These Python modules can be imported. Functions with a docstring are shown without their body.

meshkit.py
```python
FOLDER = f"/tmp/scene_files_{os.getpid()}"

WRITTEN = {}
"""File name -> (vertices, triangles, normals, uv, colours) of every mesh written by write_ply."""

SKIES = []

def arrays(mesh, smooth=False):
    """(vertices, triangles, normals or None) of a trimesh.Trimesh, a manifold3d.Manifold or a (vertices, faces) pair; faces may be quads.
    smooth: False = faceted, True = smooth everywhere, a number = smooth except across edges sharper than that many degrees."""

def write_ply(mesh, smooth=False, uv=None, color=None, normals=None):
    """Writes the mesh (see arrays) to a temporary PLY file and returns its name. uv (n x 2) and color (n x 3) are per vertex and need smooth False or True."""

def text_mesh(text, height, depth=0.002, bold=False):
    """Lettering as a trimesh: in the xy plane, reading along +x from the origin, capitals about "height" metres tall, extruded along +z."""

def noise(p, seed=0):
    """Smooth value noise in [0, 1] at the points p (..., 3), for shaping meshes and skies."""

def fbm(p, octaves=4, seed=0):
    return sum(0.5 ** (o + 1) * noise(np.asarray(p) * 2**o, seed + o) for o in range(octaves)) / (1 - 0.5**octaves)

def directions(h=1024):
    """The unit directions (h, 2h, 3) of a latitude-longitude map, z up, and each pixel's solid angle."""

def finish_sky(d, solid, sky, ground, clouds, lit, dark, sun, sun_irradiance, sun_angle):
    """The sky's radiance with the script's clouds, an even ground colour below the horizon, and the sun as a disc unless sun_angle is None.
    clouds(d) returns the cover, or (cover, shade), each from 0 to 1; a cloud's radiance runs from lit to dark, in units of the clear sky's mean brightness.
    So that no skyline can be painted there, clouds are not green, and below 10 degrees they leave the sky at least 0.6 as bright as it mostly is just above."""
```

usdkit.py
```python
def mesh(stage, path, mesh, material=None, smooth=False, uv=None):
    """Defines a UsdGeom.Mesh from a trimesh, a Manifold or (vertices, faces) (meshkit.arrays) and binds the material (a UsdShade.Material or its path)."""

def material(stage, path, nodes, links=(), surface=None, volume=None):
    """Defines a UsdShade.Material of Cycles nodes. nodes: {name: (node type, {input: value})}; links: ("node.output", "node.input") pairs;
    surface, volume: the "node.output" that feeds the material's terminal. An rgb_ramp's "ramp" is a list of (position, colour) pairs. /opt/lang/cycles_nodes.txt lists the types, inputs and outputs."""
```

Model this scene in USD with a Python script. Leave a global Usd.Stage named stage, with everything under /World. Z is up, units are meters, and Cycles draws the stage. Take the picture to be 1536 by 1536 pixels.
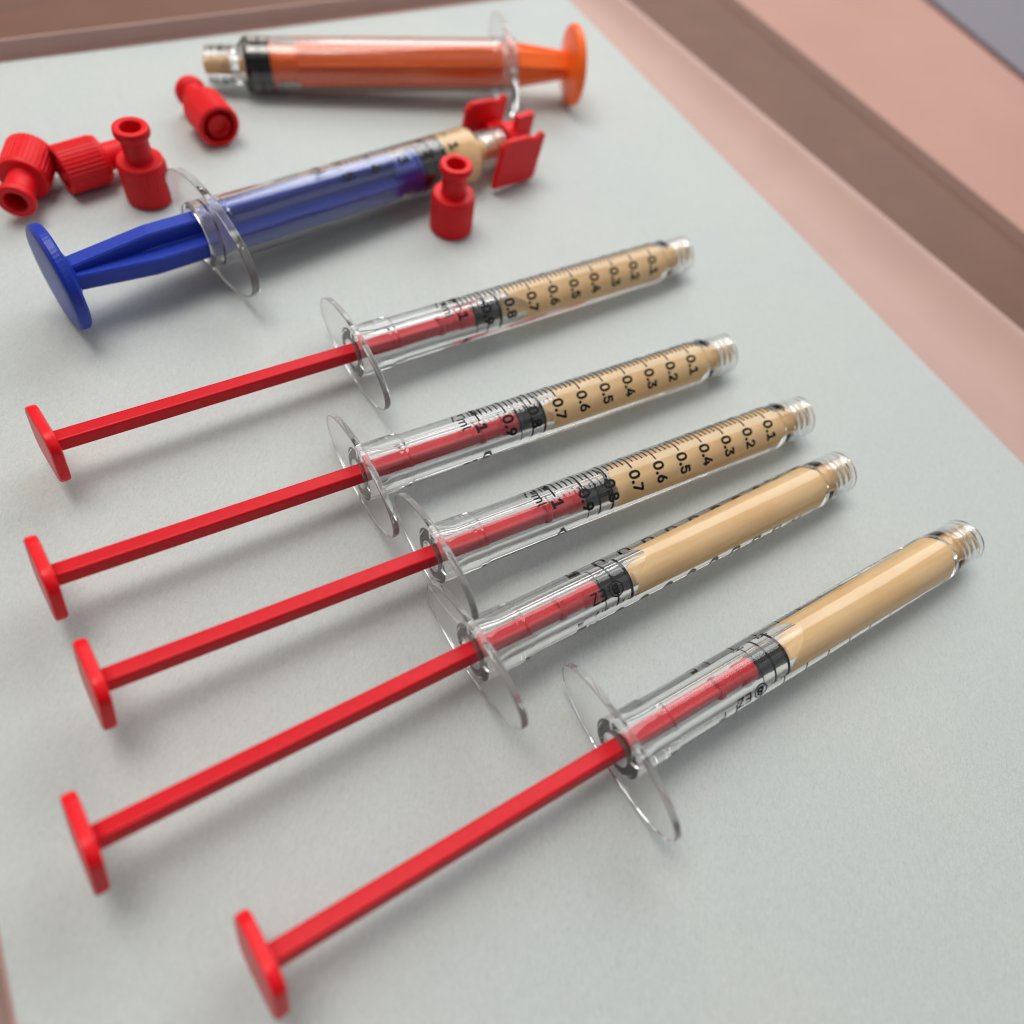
import math, random, numpy as np, trimesh, manifold3d, usdkit, meshkit
from shapely import union_all
from shapely.geometry import Polygon, box as sbox
from pxr import Usd, UsdGeom, UsdLux, UsdShade, Gf, Sdf

random.seed(7); RNG = np.random.default_rng(7)
stage = Usd.Stage.CreateInMemory()
UsdGeom.SetStageUpAxis(stage, 'Z'); UsdGeom.SetStageMetersPerUnit(stage, 1.0)
UsdGeom.Xform.Define(stage, '/World'); UsdGeom.Scope.Define(stage, '/World/Looks')
MM = 0.001

# ------------------------------------------------------------------ camera
PITCH, ROLL, HEIGHT, FPX = 1.00197, 0.27449, 121.759, 1116.99      # solved from the photograph
cp, sp = math.cos(PITCH), math.sin(PITCH)
fw = np.array([0, cp, -sp]); rt = np.array([1.0, 0, 0]); up = np.array([0, sp, cp])
cr, sr = math.cos(ROLL), math.sin(ROLL)
RT, UP = cr * rt + sr * up, -sr * rt + cr * up
cam = UsdGeom.Camera.Define(stage, '/World/camera')
cam.AddTransformOp().Set(Gf.Matrix4d(*RT, 0, *UP, 0, *(-fw), 0, 0, 0, HEIGHT * MM, 1))
cam.CreateHorizontalApertureAttr(36.0); cam.CreateVerticalApertureAttr(36.0)
cam.CreateFocalLengthAttr(36.0 * FPX / 1536)
cam.CreateClippingRangeAttr((0.005, 50.0))
cam.CreateFStopAttr(8.0); cam.CreateFocusDistanceAttr(0.134)
cam.CreateExposureAttr(0.22)

# ------------------------------------------------------------------ lamps
def rect_light(name, pos, target, w, h, power, color):
    l = UsdLux.RectLight.Define(stage, '/World/' + name)
    pos, target = np.array(pos, float), np.array(target, float)
    z = pos - target; z /= np.linalg.norm(z)
    x = np.cross([0, 1, 0.01], z); x /= np.linalg.norm(x); y = np.cross(z, x)
    l.AddTransformOp().Set(Gf.Matrix4d(*x, 0, *y, 0, *z, 0, *pos, 1))
    l.CreateWidthAttr(w); l.CreateHeightAttr(h); l.CreateIntensityAttr(power); l.CreateColorAttr(Gf.Vec3f(*color))
    return l
rect_light('desk_lamp', (-0.22, 0.23, 0.70), (0, 0.12, 0), 0.36, 0.36, 7.8, (1.0, 0.93, 0.86))
rect_light('far_lamp', (0.05, 0.85, 0.62), (0.0, 0.16, 0), 1.00, 0.50, 3.0, (0.96, 1.0, 1.0))
rect_light('ceiling_panel', (0.0, 0.40, 1.30), (0.0, 0.40, 0), 2.60, 2.20, 0.32, (1.0, 0.99, 0.97))
rect_light('left_window', (-1.30, 0.10, 0.62), (0, 0.12, 0.30), 3.00, 1.30, 0.60, (1.0, 0.77, 0.62))
rect_light('right_window', (1.40, 0.10, 0.62), (0, 0.12, 0.30), 3.00, 1.30, 0.40, (0.92, 0.98, 1.0))
rect_light('near_window', (0.10, -1.30, 0.62), (0, 0.12, 0.30), 2.70, 1.30, 0.12, (0.96, 0.97, 1.0))
rect_light('far_window', (-0.20, 1.80, 0.62), (0, 0.12, 0.30), 3.00, 1.30, 0.50, (1.0, 0.88, 0.80))

# ------------------------------------------------------------------ materials
def L(*a): return '/World/Looks/' + a[0]
def plastic(name, col, rough=0.35, spec=0.5, sss=0.0, bump=0.0, scale=900, vary=0.06):
    n = {'tc': ('geometry', {}), 'no': ('noise_texture', {'scale': scale, 'detail': 3.0}),
         'r': ('rgb_ramp', {'ramp': [(0.25, tuple(c * (1 - vary) for c in col)), (0.75, tuple(min(1, c * (1 + vary)) for c in col))]}),
         'p': ('principled_bsdf', {'roughness': rough, 'specular_ior_level': spec})}
    k = [('tc.position', 'no.vector'), ('no.fac', 'r.fac'), ('r.color', 'p.base_color')]
    if sss: n['p'][1].update({'subsurface_weight': sss, 'subsurface_scale': 0.0008, 'subsurface_radius': (1.0, 0.4, 0.3)})
    if bump:
        n['b'] = ('bump', {'strength': bump, 'distance': 0.00012}); k += [('no.fac', 'b.height'), ('b.normal', 'p.normal')]
    return usdkit.material(stage, L(name), n, k, surface='p.BSDF')
RED = plastic('red_plastic', (0.72, 0.005, 0.012), 0.34, 0.25, bump=0.15)
ROD = plastic('red_rod_plastic', (0.56, 0.003, 0.012), 0.36, 0.22, bump=0.2)
CAP = plastic('red_cap_plastic', (0.70, 0.006, 0.012), 0.45, 0.28, bump=0.25)
BLUE = plastic('blue_plastic', (0.008, 0.036, 0.37), 0.38, 0.35, bump=0.15)
ORANGE = plastic('orange_plastic', (1.0, 0.155, 0.018), 0.34, 0.35, bump=0.15)
RUBBER = plastic('black_rubber', (0.010, 0.009, 0.009), 0.5, 0.15, vary=0.2)
INK = plastic('black_ink', (0.010, 0.010, 0.011), 0.6, 0.2)
CREAM = usdkit.material(stage, L('cream_liquid'), {
    'tc': ('texture_coordinate', {}), 'm': ('mapping', {'scale': (0.10, 1.0, 1.0)}), 'no': ('noise_texture', {'scale': 900.0, 'detail': 3.0, 'roughness': 0.6}),
    'n2': ('noise_texture', {'scale': 120.0, 'detail': 2.0}),
    'r': ('rgb_ramp', {'ramp': [(0.28, (0.97, 0.65, 0.33)), (0.5, (1.0, 0.705, 0.38)), (0.72, (1.0, 0.755, 0.44))]}),
    'r2': ('rgb_ramp', {'ramp': [(0.35, (0.97, 0.95, 0.92)), (0.6, (1, 1, 1))]}),
    'x': ('mix_color', {'blend_type': 'multiply', 'fac': 1.0}), 'p': ('principled_bsdf', {'roughness': 0.5, 'specular_ior_level': 0.0})},
    [('tc.object', 'm.vector'), ('m.vector', 'no.vector'), ('tc.object', 'n2.vector'), ('no.fac', 'r.fac'), ('n2.fac', 'r2.fac'), ('r.color', 'x.a'), ('r2.color', 'x.b'), ('x.result', 'p.base_color')], surface='p.BSDF')
GLASS = usdkit.material(stage, L('clear_plastic'), {
    'tc': ('texture_coordinate', {}), 's': ('separate_xyz', {}), 'mr': ('map_range', {'from_min': 0.0010, 'from_max': 0.0030, 'to_min': 0.085, 'to_max': 0.001, 'clamp': True}),
    'd': ('diffuse_bsdf', {'color': (0.80, 0.79, 0.80)}), 'mx': ('mix_closure', {}),
    'p': ('principled_bsdf', {'base_color': (1.0, 1.0, 1.0), 'roughness': 0.01, 'ior': 1.49, 'transmission_weight': 1.0})},
    [('tc.object', 's.vector'), ('s.x', 'mr.value'), ('mr.result', 'mx.fac'), ('p.BSDF', 'mx.closure1'), ('d.BSDF', 'mx.closure2')], surface='mx.closure')
PAPER = usdkit.material(stage, L('paper'), {
    'g': ('geometry', {}),
    'm': ('mapping', {'rotation': (0, 0, 0.6), 'scale': (1.0, 0.45, 1.0)}),
    'fib': ('noise_texture', {'scale': 2600.0, 'detail': 4.0, 'roughness': 0.65, 'distortion': 1.2}),
    'big': ('noise_texture', {'scale': 28.0, 'detail': 3.0}),
    'spk': ('noise_texture', {'scale': 210.0, 'detail': 1.0}),
    'r1': ('rgb_ramp', {'ramp': [(0.22, (0.408, 0.452, 0.453)), (0.5, (0.490, 0.530, 0.533)), (0.78, (0.548, 0.588, 0.590))]}),
    'r2': ('rgb_ramp', {'ramp': [(0.3, (0.955, 0.975, 0.985)), (0.7, (1.0, 1.0, 0.985))]}),
    'r3': ('rgb_ramp', {'ramp': [(0.0, (1, 1, 1)), (0.90, (1, 1, 1)), (0.92, (0.45, 0.42, 0.42)), (1.0, (0.35, 0.33, 0.33))]}),
    'x': ('mix_color', {'blend_type': 'multiply', 'fac': 1.0}), 'y': ('mix_color', {'blend_type': 'multiply', 'fac': 1.0}),
    'b': ('bump', {'strength': 0.7, 'distance': 0.00012}),
    'p': ('principled_bsdf', {'roughness': 0.82, 'specular_ior_level': 0.25})},
    [('g.position', 'm.vector'), ('m.vector', 'fib.vector'), ('g.position', 'big.vector'), ('g.position', 'spk.vector'),
     ('fib.fac', 'r1.fac'), ('big.fac', 'r2.fac'), ('spk.fac', 'r3.fac'), ('r1.color', 'x.a'), ('r2.color', 'x.b'), ('x.result', 'y.a'), ('r3.color', 'y.b'),
     ('y.result', 'p.base_color'), ('fib.fac', 'b.height'), ('b.normal', 'p.normal')], surface='p.BSDF')
TRAY = plastic('pink_beige_plastic', (0.475, 0.325, 0.29), 0.55, 0.2, scale=60, vary=0.04)
RIM = plastic('brown_rim', (0.170, 0.092, 0.070), 0.55, 0.15, scale=60, vary=0.06)
TABLE = plastic('pink_tan_table', (0.435, 0.245, 0.205), 0.6, 0.3, scale=20, vary=0.06)
BOOK = plastic('blue_grey_cloth', (0.21, 0.20, 0.235), 0.8, 0.2, scale=900, vary=0.15)

# ------------------------------------------------------------------ scene helpers
USED = {}
def numbered(parent, name):
    k = (parent, name); USED[k] = USED.get(k, -1) + 1
    return f'{parent}/{name}' + (f'_{USED[k]:03d}' if USED[k] else '')
def tag(prim, label=None, category=None, group=None, kind=None):
    for k, v in (('label', label), ('category', category), ('group', group), ('kind', kind)):
        if v: prim.SetCustomDataByKey(k, v)
    return prim
def thing(name, label, category, matrix, group=None):
    x = UsdGeom.Xform.Define(stage, numbered('/World', name))
    x.AddTransformOp().Set(Gf.Matrix4d(*[float(a) for a in np.asarray(matrix).T.ravel()]))
    tag(x.GetPrim(), label, category, group)
    return str(x.GetPath())
def part(parent, name, mesh, mat, smooth=30, label=None):
    if hasattr(mesh, 'to_mesh'):
        m = mesh.to_mesh(); mesh = (np.array(m.vert_properties[:, :3]), np.array(m.tri_verts))
    if isinstance(mesh, tuple): mesh = trimesh.Trimesh(mesh[0], mesh[1], process=False)
    mesh = trimesh.Trimesh(np.asarray(mesh.vertices) * MM, mesh.faces, process=False)
    p = usdkit.mesh(stage, numbered(parent, name), mesh, mat, smooth=smooth)
    if label: tag(p.GetPrim(), label)
    return str(p.GetPath())

# ------------------------------------------------------------------ shape helpers (millimetres, x along the axis)
def revolve(profile, seg=72, closed=True):
    """(x, r) loop around the x axis; first and last may lie on the axis."""
    p = np.asarray(profile, float); n = len(p)
    a = np.arange(seg) * 2 * np.pi / seg
    v = np.stack([np.repeat(p[:, 0], seg), np.outer(p[:, 1], np.sin(a)).ravel(), np.outer(p[:, 1], np.cos(a)).ravel()], 1)
    f = []
    rng = range(n if closed else n - 1)
    j = np.arange(seg); jn = (j + 1) % seg
    for i in rng:
        k = (i + 1) % n
        f += [np.stack([i * seg + j, k * seg + jn, k * seg + j], 1), np.stack([i * seg + j, i * seg + jn, k * seg + jn], 1)]
    m = trimesh.Trimesh(v, np.vstack(f), process=False)
    m.merge_vertices(digits_vertex=6); m.update_faces(m.nondegenerate_faces()); m.remove_unreferenced_vertices()
    if m.volume < 0: m.invert()
    return m
def MF(m):
    return manifold3d.Manifold(manifold3d.Mesh(np.asarray(m.vertices, np.float32), np.asarray(m.faces, np.uint32)))
def smooth_profile(pts, n=3, rad=0.25):
    """round the corners of an open (x, r) polyline"""
    out = [pts[0]]
    for a, b, c in zip(pts[:-2], pts[1:-1], pts[2:]):
        a, b, c = map(np.array, (a, b, c)); u, w = a - b, c - b; lu, lw = np.linalg.norm(u), np.linalg.norm(w)
        d = min(rad, lu * .45, lw * .45); p, q = b + u / lu * d, b + w / lw * d
        for t in np.linspace(0, 1, n + 1): out.append(tuple((1 - t)**2 * p + 2 * t * (1 - t) * b + t * t * q))
    out.append(pts[-1]); return out
def turned(pts, seg=64, rad=0.25):
    return revolve(smooth_profile([tuple(map(float, p)) for p in pts], rad=rad), seg, closed=False)
def rounded_plate(w, h, t, corner=2.0, bev=0.35, x0=0.0):
    """plate in the yz plane, from x0 to x0+t"""
    def slab(gr, xa, xb):
        s = sbox(-w / 2 + corner, -h / 2 + corner, w / 2 - corner, h / 2 - corner).buffer(corner - gr, 8)
        m = trimesh.creation.extrude_polygon(s, xb - xa); v = m.vertices
        m.vertices = np.stack([v[:, 2] + xa, v[:, 0], v[:, 1]], 1); return MF(m)
    return manifold3d.Manifold.batch_hull([slab(bev, x0, x0 + t), slab(bev * .3, x0 + bev * .3, x0 + t - bev * .3), slab(0, x0 + bev, x0 + t - bev)])
def bar(x0, x1, w0, w1, h0, h1, bev=0.25):
    """tapered square bar with chamfered edges along x"""
    v = []
    for x, w, h in ((x0, w0 / 2, h0 / 2), (x1, w1 / 2, h1 / 2)):
        for sy, sz in ((1, 1), (-1, 1), (-1, -1), (1, -1)):
            v += [(x, sy * (w - bev), sz * h), (x, sy * w, sz * (h - bev))]
    return manifold3d.Manifold.hull_points(np.array(v, float))
def round_bar(x0, x1, w, r):
    a = np.arange(24) * 2 * np.pi / 24; k = w / 2 - r
    return manifold3d.Manifold.hull_points(np.array([(x, sy * k + r * math.cos(t), sz * k + r * math.sin(t)) for x in (x0, x1) for sy in (1, -1) for sz in (1, -1) for t in a], float))
def wrap(mesh, r, phi0=0.0, sink=0.03):
    """mesh in (x along, y = arc length, z = relief) laid on the cylinder; arc runs towards +phi"""
    v = np.asarray(mesh.vertices); ph = np.radians(phi0) + v[:, 1] / r; R = r - sink + v[:, 2]
    m = trimesh.Trimesh(np.stack([v[:, 0], R * np.sin(ph), R * np.cos(ph)], 1), mesh.faces, process=False); m.fix_normals(); return m
def strip(x, w, a0, a1, r, n=8):
    """ink line round the barrel at x from angle a0 to a1 (degrees)"""
    m = trimesh.creation.box([w, 1, 0.055]); m.vertices[:, 2] += 0.0275
    y = np.radians([a0, a1]) * r; g = []
    ys = np.linspace(y[0], y[1], n + 1)
    v = np.array([(x + sx * w / 2, yy, z) for yy in ys for sx, z in ((-1, 0), (1, 0), (1, .055), (-1, .055))]); f = []
    for i in range(n):
        for k in range(4):
            a, b = i * 4 + k, i * 4 + (k + 1) % 4; f += [(a, b, b + 4), (a, b + 4, a + 4)]
    f += [(0, 2, 1), (0, 3, 2)]; e = n * 4; f += [(e, e + 1, e + 2), (e, e + 2, e + 3)]
    return wrap(trimesh.Trimesh(v, f, process=False), r)
TXT = {}
cat = trimesh.util.concatenate
def lettering(text, height, bold=True):
    k = (text, height, bold)
    if k not in TXT:
        m = meshkit.text_mesh(text, height, 0.055, bold=bold)
        flat = [Polygon(t[:, :2]) for t, nz in zip(m.triangles, m.face_normals[:, 2]) if nz > .9]
        shp = union_all(flat).buffer(0.075 if bold else 0.03, 3).simplify(.015)
        m = cat([trimesh.creation.extrude_polygon(g, 0.055) for g in getattr(shp, 'geoms', [shp])])
        v, f = trimesh.remesh.subdivide_to_size(m.vertices, m.faces, 0.45)
        TXT[k] = trimesh.Trimesh(v, f)
    return TXT[k].copy()
def text_round(text, x, phi, r, height, bold=True, stretch=1.0):
    """text whose reading direction runs round the barrel towards -phi and whose up points to +x; x is the middle of the letter height, phi the angle of its start"""
    m = lettering(text, height, bold); v = m.vertices.copy()
    m.vertices = np.stack([v[:, 1] - height / 2 + x, -(v[:, 0]) * stretch, v[:, 2]], 1)
    return wrap(m, r, phi)
def text_back(text, x, phi, r, height, bold=True):
    """text reading towards -x with its up towards -phi"""
    m = lettering(text, height, bold); v = m.vertices.copy()
    m.vertices = np.stack([x - v[:, 0], -(v[:, 1] - height / 2), v[:, 2]], 1)
    return wrap(m, r, phi)
cat = trimesh.util.concatenate

def barrel_solid(A, B, T, r_out, r_col, x_col, bore, x_end, tip_r, x_tip, noz_r, noz_bore, counter):
    """clear barrel: flange plate, tube with bore, luer collar and nozzle"""
    outer = [(0.4, r_col), (x_col, r_col), (x_col + .5, r_out), (x_end - 1.2, r_out), (x_end - .2, r_out - .35), (x_end + .9, tip_r + .12), (x_end + 2, tip_r), (x_tip, tip_r)]
    outer = smooth_profile(outer, rad=.4)
    ti = tip_r - .75; gx = x_end + 2.6
    thread = [(x, ti + .16 * math.cos((x - x_tip) / 1.55 * 2 * math.pi)) for x in np.linspace(x_tip, gx, 26)]
    nozzle = [(gx, noz_r * 1.12), (x_tip + .5, noz_r), (x_tip + .7, noz_r - .2), (x_tip + .7, noz_bore)]
    inner = [(x_end + 1.0, noz_bore), (x_end - .6, bore), (5.5, bore), (3.0, counter), (0.4, counter)]
    tube = MF(revolve(outer + thread + nozzle + inner, 96))
    pl = revolve(smooth_profile([(0, 0), (0, A), (T, A), (T, 0)], n=4, rad=.3), 128, closed=False)
    pl.vertices[:, 2] *= B / A
    hole = MF(revolve([(-1, 0), (-1, counter), (5, counter), (5, 0)], 96, closed=False))
    return tube + (MF(pl) - hole)

def frame(x, y, yaw, tilt, rho, A, B):
    ax = np.array([math.cos(yaw) * math.cos(tilt), math.sin(yaw) * math.cos(tilt), -math.sin(tilt)])
    h = np.array([-math.sin(yaw), math.cos(yaw), 0]); v = np.cross(ax, h)
    hh, vv = math.cos(rho) * h + math.sin(rho) * v, -math.sin(rho) * h + math.cos(rho) * v
    z = math.hypot(A * math.sin(rho), B * math.cos(rho)) * math.cos(tilt) + .05
    M = np.eye(4); M[:3, 0], M[:3, 1], M[:3, 2] = ax, hh, vv; M[:3, 3] = np.array([x, y, z]) * MM
    return M
def spun(m, deg):
    """turn a part about the syringe's own axis"""
    if hasattr(m, 'to_mesh'): return m.rotate([-deg, 0, 0])
    m = m.copy(); m.apply_transform(trimesh.transformations.rotation_matrix(-math.radians(deg), [1, 0, 0])); return m

def liquid_mesh(x0, x1, r, slope, phi0, seed, noz, x_noz, wob=0.25):
    """liquid column whose rear end is a slanted, uneven front; ends in the nozzle"""
    seg, rg = 64, np.random.default_rng(seed)
    a = np.arange(seg) * 2 * np.pi / seg
    k = [rg.normal(0, wob / (i + 1), 2) for i in range(4)]
    front = x0 + slope * (0.5 - 0.5 * np.cos(a - math.radians(phi0))) ** 2.2 + sum(k[i][0] * np.cos((i + 1) * a) + k[i][1] * np.sin((i + 1) * a) for i in range(4)) * (1 if wob else 0)
    front = np.maximum(front, x0)
    rings = [(front.mean() * np.ones(seg), 0.02), (front * .6 + front.mean() * .4 + .2, r * .5), (front + .12, r - .12), (front + .3, r)]
    for t in np.linspace(0.15, 1, 6): rings.append((front + .3 + (x1 - front - .3) * t, r))
    rings += [((x1 + 1.5) * np.ones(seg), noz), (x_noz * np.ones(seg), noz), (x_noz * np.ones(seg), .02)]
    v = np.vstack([np.stack([xx, rr * np.sin(a), rr * np.cos(a)], 1) for xx, rr in rings]); f = []; j = np.arange(seg); jn = (j + 1) % seg
    for i in range(len(rings) - 1):
        f += [np.stack([i * seg + j, (i + 1) * seg + j, (i + 1) * seg + jn], 1), np.stack([i * seg + j, (i + 1) * seg + jn, i * seg + jn], 1)]
    m = trimesh.Trimesh(v, np.vstack(f), process=False)
    m.faces = np.vstack([m.faces, [(0, 0 + q, q + 1) for q in range(1, seg - 1)], [((len(rings) - 1) * seg, (len(rings) - 1) * seg + q + 1, (len(rings) - 1) * seg + q) for q in range(1, seg - 1)]])
    m.fix_normals(); return m

# ------------------------------------------------------------------ the setting: table, tray, paper
NV, DV = np.array([0.74821454, 0.66345686]), np.array([-0.66345686, 0.74821454])   # across and along the sheet
def P(n, d, z=0.0): q = n * NV + d * DV; return np.array([q[0], q[1], z])
def struct(name, mesh, mat, smooth=30):
    p = usdkit.mesh(stage, numbered('/World', name), trimesh.Trimesh(np.asarray(mesh.vertices) * MM, mesh.faces, process=False), mat, smooth=smooth)
    return tag(p.GetPrim(), kind='structure')
def ring_strip(rows):
    """quads between successive closed outlines of equal length"""
    n = len(rows[0]); v = np.vstack(rows); f = []
    for i in range(len(rows) - 1):
        for j in range(n):
            a, b = i * n + j, i * n + (j + 1) % n; f += [(a, b, b + n), (a, b + n, a + n)]
    return trimesh.Trimesh(v, f, process=False)
tb = trimesh.creation.box([1800, 1500, 20]); tb.apply_translation([0, 350, -14.3]); 
struct('table', tb, TABLE, False)

def outline(pts, z, cr=9.0, n=8):
    """rounded quadrilateral given by four (n, d) corners"""
    out = []; pts = [np.array(p, float) for p in pts]
    for i in range(4):
        a, b, c = pts[i - 1], pts[i], pts[(i + 1) % 4]; u, w = (a - b) / np.linalg.norm(a - b), (c - b) / np.linalg.norm(c - b)
        p, q = b + u * cr, b + w * cr
        for t in np.linspace(0, 1, n): e = (1 - t)**2 * p + 2 * t * (1 - t) * b + t * t * q; out.append(P(e[0], e[1], z))
    return np.array(out)
#         left-near      right-near     right-far      left-far        (n, d)
base = [(-43.2, -66), (188, -66), (170.5, 240.5), (-43.2, 230.5)]
w1 = [(-43.5, -66.4), (197, -69), (174, 241.1), (-43.5, 231.0)]
top_ = [(-44.0, -67.2), (207, -73), (179, 242.0), (-44.0, 231.8)]
top2 = [(-44.6, -68.0), (209, -75), (181, 242.7), (-44.6, 232.5)]
rim1 = [(-80, -100), (236, -100), (218, 287), (-82, 239)]
rim2 = [(-84, -104), (241, -104), (223, 292), (-86, 243)]
tray = thing('tray', 'shallow pink beige tray with brown rim lined with the pale sheet', 'tray', np.eye(4))
fl = outline(base, -0.6); c0 = fl.mean(0)
fv = np.vstack([fl, [c0]]); ff = [(i, (i + 1) % len(fl), len(fl)) for i in range(len(fl))]
part(tray, 'tray_floor', (fv, np.array(ff)), TRAY, False)
def grow(q, k): return [(a + (-k if a < 0 else k), b + (k if b > 0 else -k)) for a, b in q]
def between(t, z): return outline([tuple(np.array(a) * (1 - t) + np.array(b) * t) for a, b in zip(base, top_)], z)
part(tray, 'wall', ring_strip([outline(base, -0.6), between(.2, -.35), between(.4, .25), between(.6, 1.2), between(.8, 2.6), between(.93, 3.8), outline(top_, 4.3), outline(grow(top_, .3), 4.45), outline(top2, 4.3), outline(grow(top2, .3), 3.4)]), TRAY, 60)
part(tray, 'rim', ring_strip([outline(grow(top_, .45), 2.8), outline(grow(top2, .4), 3.7), outline(grow(rim1, -2.4), 3.2), outline(grow(rim1, -1.4), 4.0), outline(rim1, 4.5), outline(grow(rim1, 1.2), 4.0), outline(grow(rim1, 2.2), 3.5), outline(grow(rim1, 3.2), 4.0), outline(rim2, 4.2), outline(grow(rim2, 1.3), 3.2), outline(grow(rim2, 1.6), -2), outline(grow(rim2, .2), -4.2)]), RIM, 60)

gx, gy = 90, 120
nn, dd_ = np.meshgrid(np.linspace(-42.4, 167.2, gx), np.linspace(0, 1, gy), indexing='ij')
dd = -62 + (231.0 + 0.036 * nn + 62) * dd_
zz = 0.30 * (meshkit.fbm(np.stack([nn / 55, dd / 55, 0 * nn], -1), 2, 3) - 0.5)
edge = np.minimum(np.minimum(nn + 42.4, 167.2 - nn), 231 + .036 * nn - dd) ; zz += 0.5 * np.exp(-np.clip(edge, 0, None) / 6.0)
topv = np.stack([P(a, b) for a, b in zip(nn.ravel(), dd.ravel())]); topv[:, 2] = zz.ravel() - .12
botv = topv.copy(); botv[:, 2] -= .14
idx = np.arange(gx * gy).reshape(gx, gy); q = np.stack([idx[:-1, :-1], idx[1:, :-1], idx[1:, 1:], idx[:-1, 1:]], -1).reshape(-1, 4)
ft = np.vstack([q[:, [0, 1, 2]], q[:, [0, 2, 3]]]); N = gx * gy
rimi = np.concatenate([idx[:, 0], idx[-1, 1:], idx[-2::-1, -1], idx[0, -2:0:-1]]); rn = np.roll(rimi, -1)
fs = np.vstack([np.stack([rimi, rimi + N, rn + N], 1), np.stack([rimi, rn + N, rn], 1)])
sheet = trimesh.Trimesh(np.vstack([topv, botv]), np.vstack([ft, ft[:, ::-1] + N, fs]), process=False); sheet.fix_normals()
p = usdkit.mesh(stage, '/World/paper_sheet', trimesh.Trimesh(sheet.vertices * MM, sheet.faces, process=False), PAPER, smooth=40)
tag(p.GetPrim(), 'pale grey green sheet of paper covering the floor of the tray', 'paper')

bk = MF(trimesh.creation.box([200, 150, 10])).refine(1); bk = rounded_plate(150, 10, 200, 2, .8).rotate([0, 0, 0])
mm = bk.to_mesh(); bk = trimesh.Trimesh(np.array(mm.vert_properties[:, :3]), np.array(mm.tri_verts))
u = np.array([32., -43]) / 53.6; w_ = np.array([u[1], -u[0]]); o_ = np.array([98., 344.]) - u * 70 - w_ * 30
bk.vertices = np.stack([o_[0] + u[0] * bk.vertices[:, 0] - w_[0] * (bk.vertices[:, 1] + 75), o_[1] + u[1] * bk.vertices[:, 0] - w_[1] * (bk.vertices[:, 1] + 75), bk.vertices[:, 2] * .15 - 3.2], 1); bk.fix_normals()
p = usdkit.mesh(stage, '/World/folded_cloth', trimesh.Trimesh(bk.vertices * MM, bk.faces, process=False), BOOK)
tag(p.GetPrim(), 'thin blue grey cloth lying on the table at the far right corner', 'cloth')

# ------------------------------------------------------------------ the five small red syringes
A1, B1, R1, BORE1 = 15.4, 6.86, 4.83, 2.365
BARREL1 = barrel_solid(A1, B1, 1.2, R1, 5.12, 8.6, BORE1, 80.6, 4.45, 88.8, 2.15, 1.4, 2.9)

def stopper_mesh(x0, x1, r, rr):
    """rubber stopper with three sealing ribs; ribs press into the wall"""
    l = x1 - x0
    return turned([(x0, 0), (x0, r), (x0 + .05, rr), (x0 + .25, rr), (x0 + .32, r), (x0 + .45 * l - .25, r), (x0 + .45 * l - .2, rr), (x0 + .45 * l + .22, rr), (x0 + .45 * l + .28, r),
                   (x1 - .75, r), (x1 - .68, rr), (x1 - .1, rr), (x1, rr - .25), (x1 + .35, r * .5), (x1 + .45, 0)], 72, rad=.06)

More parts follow.
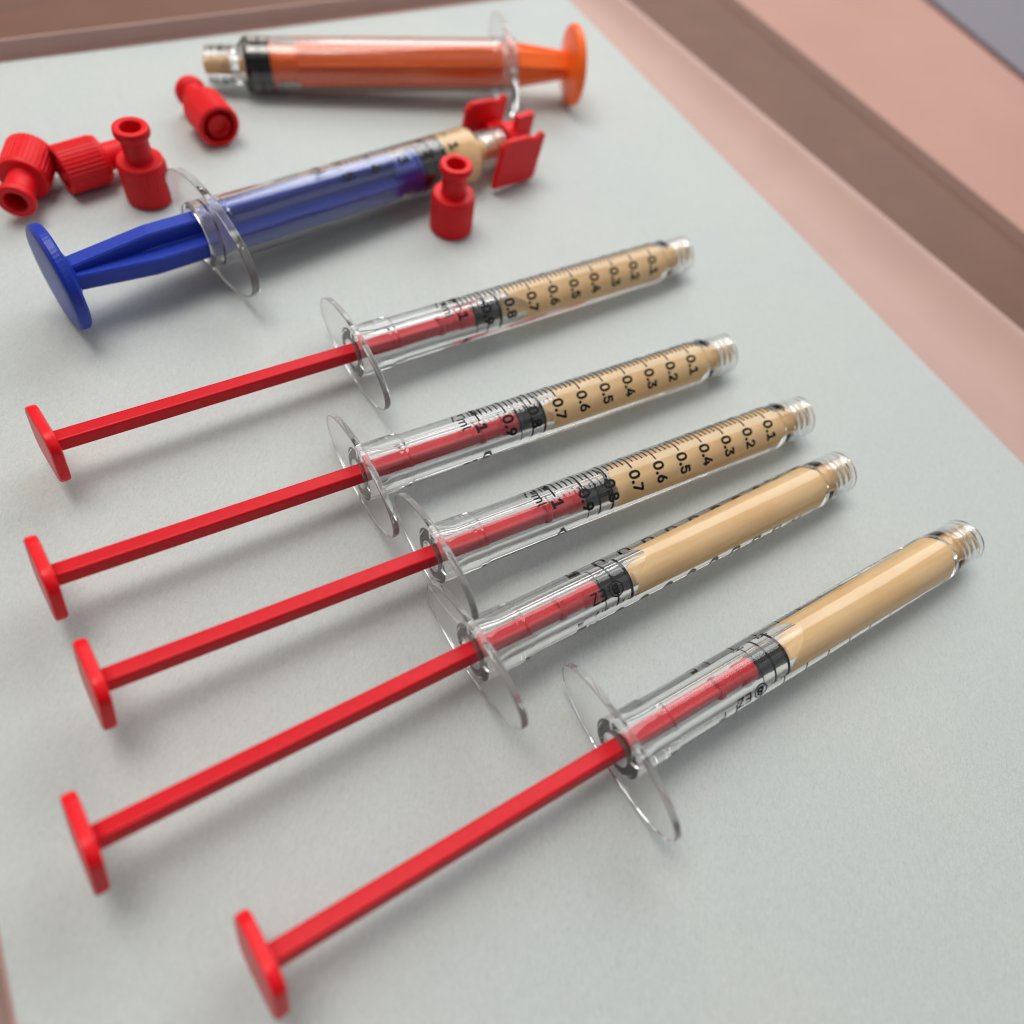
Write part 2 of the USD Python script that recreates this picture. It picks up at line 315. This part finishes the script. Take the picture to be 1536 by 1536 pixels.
def small_scale(parent, roll, ang):
    x_at = lambda v: 81.5 - 57.25 * v
    t = []
    for k in range(51):
        v = k * 0.02; major = k % 5 == 0
        t.append(strip(x_at(v), 0.34 if major else 0.29, (45 if major else 33) + roll, (-9 if major else 7) + roll, R1))
    part(parent, 'graduation_marks', cat(t), INK, False)
    for i in range(1, 11):
        s = '1' if i == 10 else f'0.{i}'
        part(parent, 'number', text_round(s, x_at(i / 10) - .15, -13 + roll, R1, 2.15, True, 0.98), INK, False)
    part(parent, 'unit_mark', text_round('ml', x_at(1) - 3.0, 16 + roll, R1, 1.9, False, 1.0), INK, False)
    # round emblem and letters on the other side of the barrel
    em = []
    th = np.linspace(0, 2 * np.pi, 41)
    for ro, ri in ((1.45, 1.2),):
        ring = Polygon(np.c_[ro * np.cos(th), ro * np.sin(th)], [np.c_[ri * np.cos(th), ri * np.sin(th)][::-1]])
        m = trimesh.creation.extrude_polygon(ring, .055); em.append(wrap(trimesh.Trimesh(np.c_[m.vertices[:, 0] + 26.6, m.vertices[:, 1:]], m.faces), R1, ang))
    em.append(text_back('B', 27.2, ang, R1, 1.6))
    part(parent, 'emblem', cat(em), INK, False)
    part(parent, 'brand_letters', text_back('EZ', 24.6, ang, R1, 2.0, False), INK, False)

SMALL = [  # x, y, yaw, tilt, flange roll, thumb distance, stopper, liquid (start, slope, phi, seed), print roll, plunger roll
    dict(p=(-39.956, 99.693, .779, .026, -.034), td=55.0, st=(27.5, 34.1), lq=(35.3, 4.6, 100, 3), roll=-8, pr=3, lean=6),
    dict(p=(-28.769, 72.010, .743, .032, -.168), td=50.2, st=(32.7, 38.7), lq=(39.6, 3.2, -140, 5), roll=4, pr=7, lean=9),
    dict(p=(-11.43, 59.67, .732, .036, -.258), td=52.3, st=(30.6, 36.7), lq=(36.9, 1.4, -120, 8), roll=9, pr=10, lean=10),
    dict(p=(-0.27, 44.75, .769, .036, -.258), td=56.6, st=(24.7, 31.0), lq=(31.2, 5.0, -140, 9), roll=183, em=330, pr=16, lean=11.5),
    dict(p=(25.536, 36.148, .765, .026, -.033), td=55.1, st=(28.5, 35.0), lq=(35.3, 5.0, -150, 12), roll=176, em=303, pr=19, lean=9)]
SMALL_LABELS = [
    'red plunger syringe filled to 0.8, next to the blue syringe',
    'red plunger syringe with black numbers, a clear gap at 0.7, second in the row',
    'red plunger syringe filled past 0.7, its flange touching the flange of a number-less one',
    'red plunger syringe without readable numbers on its upper side, lying beside one with black numbers',
    'foremost red plunger syringe, nearest the bottom corner, with an air bubble beside its stopper']
for S, lab in zip(SMALL, SMALL_LABELS):
    x, y, yaw, tilt, rho = S['p']; deg = math.degrees
    s = thing('small_syringe', lab, 'syringe', frame(x, y, yaw, tilt, rho, A1, B1), 'small red plunger syringes in a row')
    back = deg(rho)                    # undo the flange's roll for parts that turn freely
    part(s, 'barrel', BARREL1, GLASS, 28)
    x0, x1 = S['st']; td = S['td']
    rod = round_bar(-td - .6, x0 - 7.6, 2.8, .42)
    rod = rod + MF(turned([(x0 - 8.2, 0), (x0 - 8.2, 2.05), (x0 - 7.5, 2.05), (x0 - 7.2, 1.75), (x0 - 3.6, 1.7), (x0 - 3.1, 2.0), (x0 - .05, 2.0), (x0 - .05, 0)], 48, rad=.12))
    turn = S['pr'] + back
    rp = part(s, 'plunger_rod', spun(rod, turn), ROD, 28)
    th = rounded_plate(12.0, 11.2, 1.9, 3.2, .45, -td - 2.1)
    th = th.translate([td, 0, 0]).rotate([0, S['lean'], 7]).translate([-td, 0, 0])
    part(s, 'thumb_rest', spun(th, turn), RED, 28)
    part(s, 'stopper', stopper_mesh(x0, x1, 2.2, 2.40), RUBBER, 30)
    l0, slope, ph, seed = S['lq']
    part(s, 'liquid', liquid_mesh(l0, 80.0, 2.40, slope, ph + back, seed, 1.43, 89.4), CREAM, 50)
    small_scale(s, S['roll'] + back, S.get('em', S['roll'] + 139) + back)

# ------------------------------------------------------------------ blue and orange syringes
A2, B2, R2, BORE2 = 18.4, 9.66, 6.6, 5.3
BARREL2 = barrel_solid(A2, B2, 1.8, R2, R2 + .15, 4.0, BORE2, 70.8, 4.5, 80.2, 2.3, 1.5, BORE2 + .12)
lipring = MF(revolve([(-2.3, BORE2 + .35), (-1.8, BORE2 + .12), (.6, BORE2 + .12), (.6, R2 + .2), (-1.8, R2 + .2), (-2.3, R2 - .1)], 96))
BARREL2 = BARREL2 + lipring
def large_syringe(name, label, p, td, st, mat, lq, roll, spin, flare):
    x, y, yaw, tilt, rho = p
    s = thing(name, label, 'syringe', frame(x, y, yaw, tilt, rho, A2, B2))
    part(s, 'barrel', BARREL2, GLASS, 28)
    x0, x1 = st; t = 3.4 if not spin else 4.4; W, w = 10.3, 5.6
    rod = None
    for a in (0, 90):
        m = bar(flare, x0 - 7.3, W, W, t, t, .3) + manifold3d.Manifold.batch_hull([bar(flare - .01, flare, W, W, t, t, .3), bar(-td + .3, -td + .31, w, w, t, t, .3)])
        m = m.rotate([a, 0, 0]); rod = m if rod is None else rod + m
    core = 4.4 if spin else 2.6
    rod = rod + MF(turned([(flare, 0), (flare, core), (x0 - 7.5, core), (x0 - 7.5, 0)], 48, rad=.1)) + MF(turned([(-td + .4, 0), (-td + .4, core * .52), (flare + .01, core), (flare + .01, 0)], 48, rad=.05))
    rod = rod + MF(turned([(x0 - 8.2, 0), (x0 - 8.2, 5.1), (x0 - 7.2, 5.1), (x0 - 7.0, 4.3), (x0 - 1.6, 4.3), (x0 - 1.3, 5.0), (x0, 5.0), (x0, 0)], 64, rad=.2))
    part(s, 'plunger_rod', spun(rod, spin), mat, 28)
    # round thumb rest with a finely ribbed edge
    seg = 144; a = np.arange(seg) * 2 * np.pi / seg; ripple = .10 * (np.arange(seg) % 2)
    rows = []
    for xx, rr in ((-td - 1.5, 0.02), (-td - 1.55, 6), (-td - 1.4, 9.3), (-td - 1.1, 9.9), (-td - .6, 10.2), (-td + .7, 10.2), (-td + 1.2, 9.7), (-td + 1.7, 5.6), (-td + 2.6, 3.4), (-td + 2.6, .02)):
        r_ = rr - (ripple if rr > 9.8 else 0); rows.append(np.stack([np.full(seg, xx), r_ * np.sin(a), r_ * np.cos(a)], 1))
    m = ring_strip(rows); m.fix_normals()
    part(s, 'thumb_rest', m, mat, 28)
    part(s, 'stopper', stopper_mesh(x0 - .5, x1 + .3, 5.25, 5.34), RUBBER, 30)
    if lq: part(s, 'liquid', liquid_mesh(lq, 70.2, 5.33, 0, 0, 4, 1.53, 80.8, 0), CREAM, 50)
    else: part(s, 'liquid', turned([(74.0, 0), (74.0, 1.53), (80.9, 1.53), (81.3, .7), (81.4, 0)], 32, rad=.1), CREAM, 40)
    x_at = lambda v: 70.3 - 7.45 * v
    tk = [strip(x_at(k * .2), .34, (52 if k % 5 == 0 else 46) + roll, (6 if k % 5 == 0 else 22) + roll, R2) for k in range(26)]
    part(s, 'graduation_marks', cat(tk), INK, False)
    for i in range(1, 6): part(s, 'number', text_round(str(i), x_at(i), -14 + roll, R2, 2.5, True), INK, False)
    part(s, 'unit_mark', text_round('ml', x_at(5) - 5.5, 30 + roll, R2, 2.5, False), INK, False)
    return s
large_syringe('blue_syringe', 'large syringe with blue plunger, some cream liquid and a red winged cap on its tip', (-78.311, 118.548, .921, .042, .023), 30.3, (53.7, 60.4), BLUE, 60.6, 0, 0, -12.4)
large_syringe('orange_syringe', 'large syringe with orange plunger pushed in, lying along the far edge of the sheet', (-35.747, 215.102, -2.723, .046, -.089), 19.5, (64.3, 69.6), ORANGE, None, 185, 38, -3.0)

# ------------------------------------------------------------------ winged cap on the blue syringe's tip
M = frame(-78.311, 118.548, .921, .042, .023, A2, B2)
wc = thing('winged_cap', 'red winged cap screwed onto the tip of the blue syringe', 'cap', M)
hub = turned([(77.0, 2.4), (76.6, 4.0), (76.6, 4.6), (86.5, 4.2), (87.2, 3.6), (87.2, 0)], 48, rad=.3)
hub = revolve(smooth_profile([(81.4, 0), (81.4, 5.0), (87.0, 4.8), (88.0, 4.2), (88.0, 0)], rad=.4), 48, closed=False)
web = trimesh.creation.box([5.0, 16.5, 2.4]); web.apply_translation([84.0, 0, 0.5])
part(wc, 'hub', MF(hub) + MF(web), CAP, 30)
def wing(y, xa, xb, za, zb, skew):
    prof = Polygon([(xa, za + .5), (xb - 1, za), (xb, za + 1), (xb + skew, zb - 1), (xb + skew - 1.0, zb), (xb + skew - 3.0, zb - 1.2), (xb + skew - 5.5, zb - .4), (xa + skew + 1.5, zb), (xa + skew, zb - 1.2)]).buffer(-.5).buffer(.9, 6).buffer(-.4)
    def slab(g, t): m = trimesh.creation.extrude_polygon(prof.buffer(-g), t); m.vertices = np.stack([m.vertices[:, 0], m.vertices[:, 2] - t / 2 + y, m.vertices[:, 1]], 1); return MF(m)
    return slab(0, 1.0) + slab(.3, 1.6)
part(wc, 'wing', wing(-8.6, 72.6, 86.6, -5.4, 7.8, .8), CAP, 30)
part(wc, 'wing', wing(8.6, 75.0, 88.6, -3.2, 7.4, .4), CAP, 30)
rib = trimesh.creation.box([5.5, 1.6, 8.5]); rib.apply_translation([86.5, -1.5, 3.9])
part(wc, 'rib', rib, CAP, False)

# ------------------------------------------------------------------ loose red luer caps
def luer_cap():
    seg = 216; a = np.arange(seg) * 2 * np.pi / seg
    kn = -.16 * (np.abs((np.arange(seg) % 6) - 3) < 1.2)                    # fine ribs round the body
    prof = [(1.6, 0.02, 0), (1.5, 2.2, 0), (.3, 2.3, 0), (.3, 2.6, 0), (4.0, 2.7, 0), (4.2, 3.9, 0), (.25, 4.1, 0), (0, 4.4, 0), (0, 4.85, 0), (.35, 5.25, 1), (8.6, 5.25, 1), (9.1, 5.0, 0), (9.7, 4.9, 0), (9.9, 4.6, 0), (9.9, 3.2, 0)]
    rows = [np.stack([np.full(seg, x), (r + k * kn) * np.sin(a), (r + k * kn) * np.cos(a)], 1) for x, r, k in prof]
    body = ring_strip(rows)
    nk = smooth_profile([(9.7, 3.3), (10.2, 3.0), (14.6, 2.9), (15.1, 3.4), (15.9, 3.9), (16.6, 3.9), (17.3, 3.75), (17.5, 3.4), (17.4, 2.3), (16.6, 2.15), (11.0, 1.9), (11.0, .02)], rad=.25)
    neck = revolve(nk, 64, closed=False)
    body.fix_normals()
    return body, neck
CAPB, CAPN = luer_cap()
def Mat(axis, roll, pos):
    ax = np.array(axis, float); ax /= np.linalg.norm(ax); ref = np.array([0, 0, 1.0]) if abs(ax[2]) < .9 else np.array([1.0, 0, 0])
    h = np.cross(ref, ax); h /= np.linalg.norm(h); v = np.cross(ax, h); c, s_ = math.cos(roll), math.sin(roll)
    M = np.eye(4); M[:3, 0] = ax; M[:3, 1] = c * h + s_ * v; M[:3, 2] = -s_ * h + c * v; M[:3, 3] = np.array(pos) * MM; return M
def lying(p, q, r=5.25):
    p, q = np.array(p, float), np.array(q, float); d = (q - p) / np.linalg.norm(q - p); return Mat([d[0], d[1], 0], .3, [p[0], p[1], r + .05])
CAPS = [(Mat([0, 0, 1], .4, [-33.93, 153.9, .05]), 'red luer cap standing upright in front of the tip of the blue syringe'),
        (Mat([0, 0, 1], 1.1, [-102.0, 135.3, .05]), 'red luer cap standing upright touching a cap that lies down'),
        (lying((-119.0, 129.6), (-109.0, 143.6)), 'red luer cap lying with its neck hidden behind an upright cap'),
        (lying((-127.3, 132.6), (-121.2, 116.0)), 'red luer cap lying at the left edge with its mouth towards the viewer'),
        (lying((-95.4, 160.0), (-109.2, 171.6)), 'red luer cap lying below the orange syringe showing its open base')]
first = None
for M_, lab in CAPS:
    if first is None:
        first = thing('luer_cap', lab, 'cap', M_, 'loose red luer caps')
        part(first, 'knurled_body', CAPB, CAP, 25); part(first, 'neck', CAPN, CAP, 35)
    else:
        t = thing('luer_cap', lab, 'cap', M_, 'loose red luer caps')
        pr = stage.GetPrimAtPath(t); pr.GetReferences().AddInternalReference(first); pr.SetInstanceable(True)
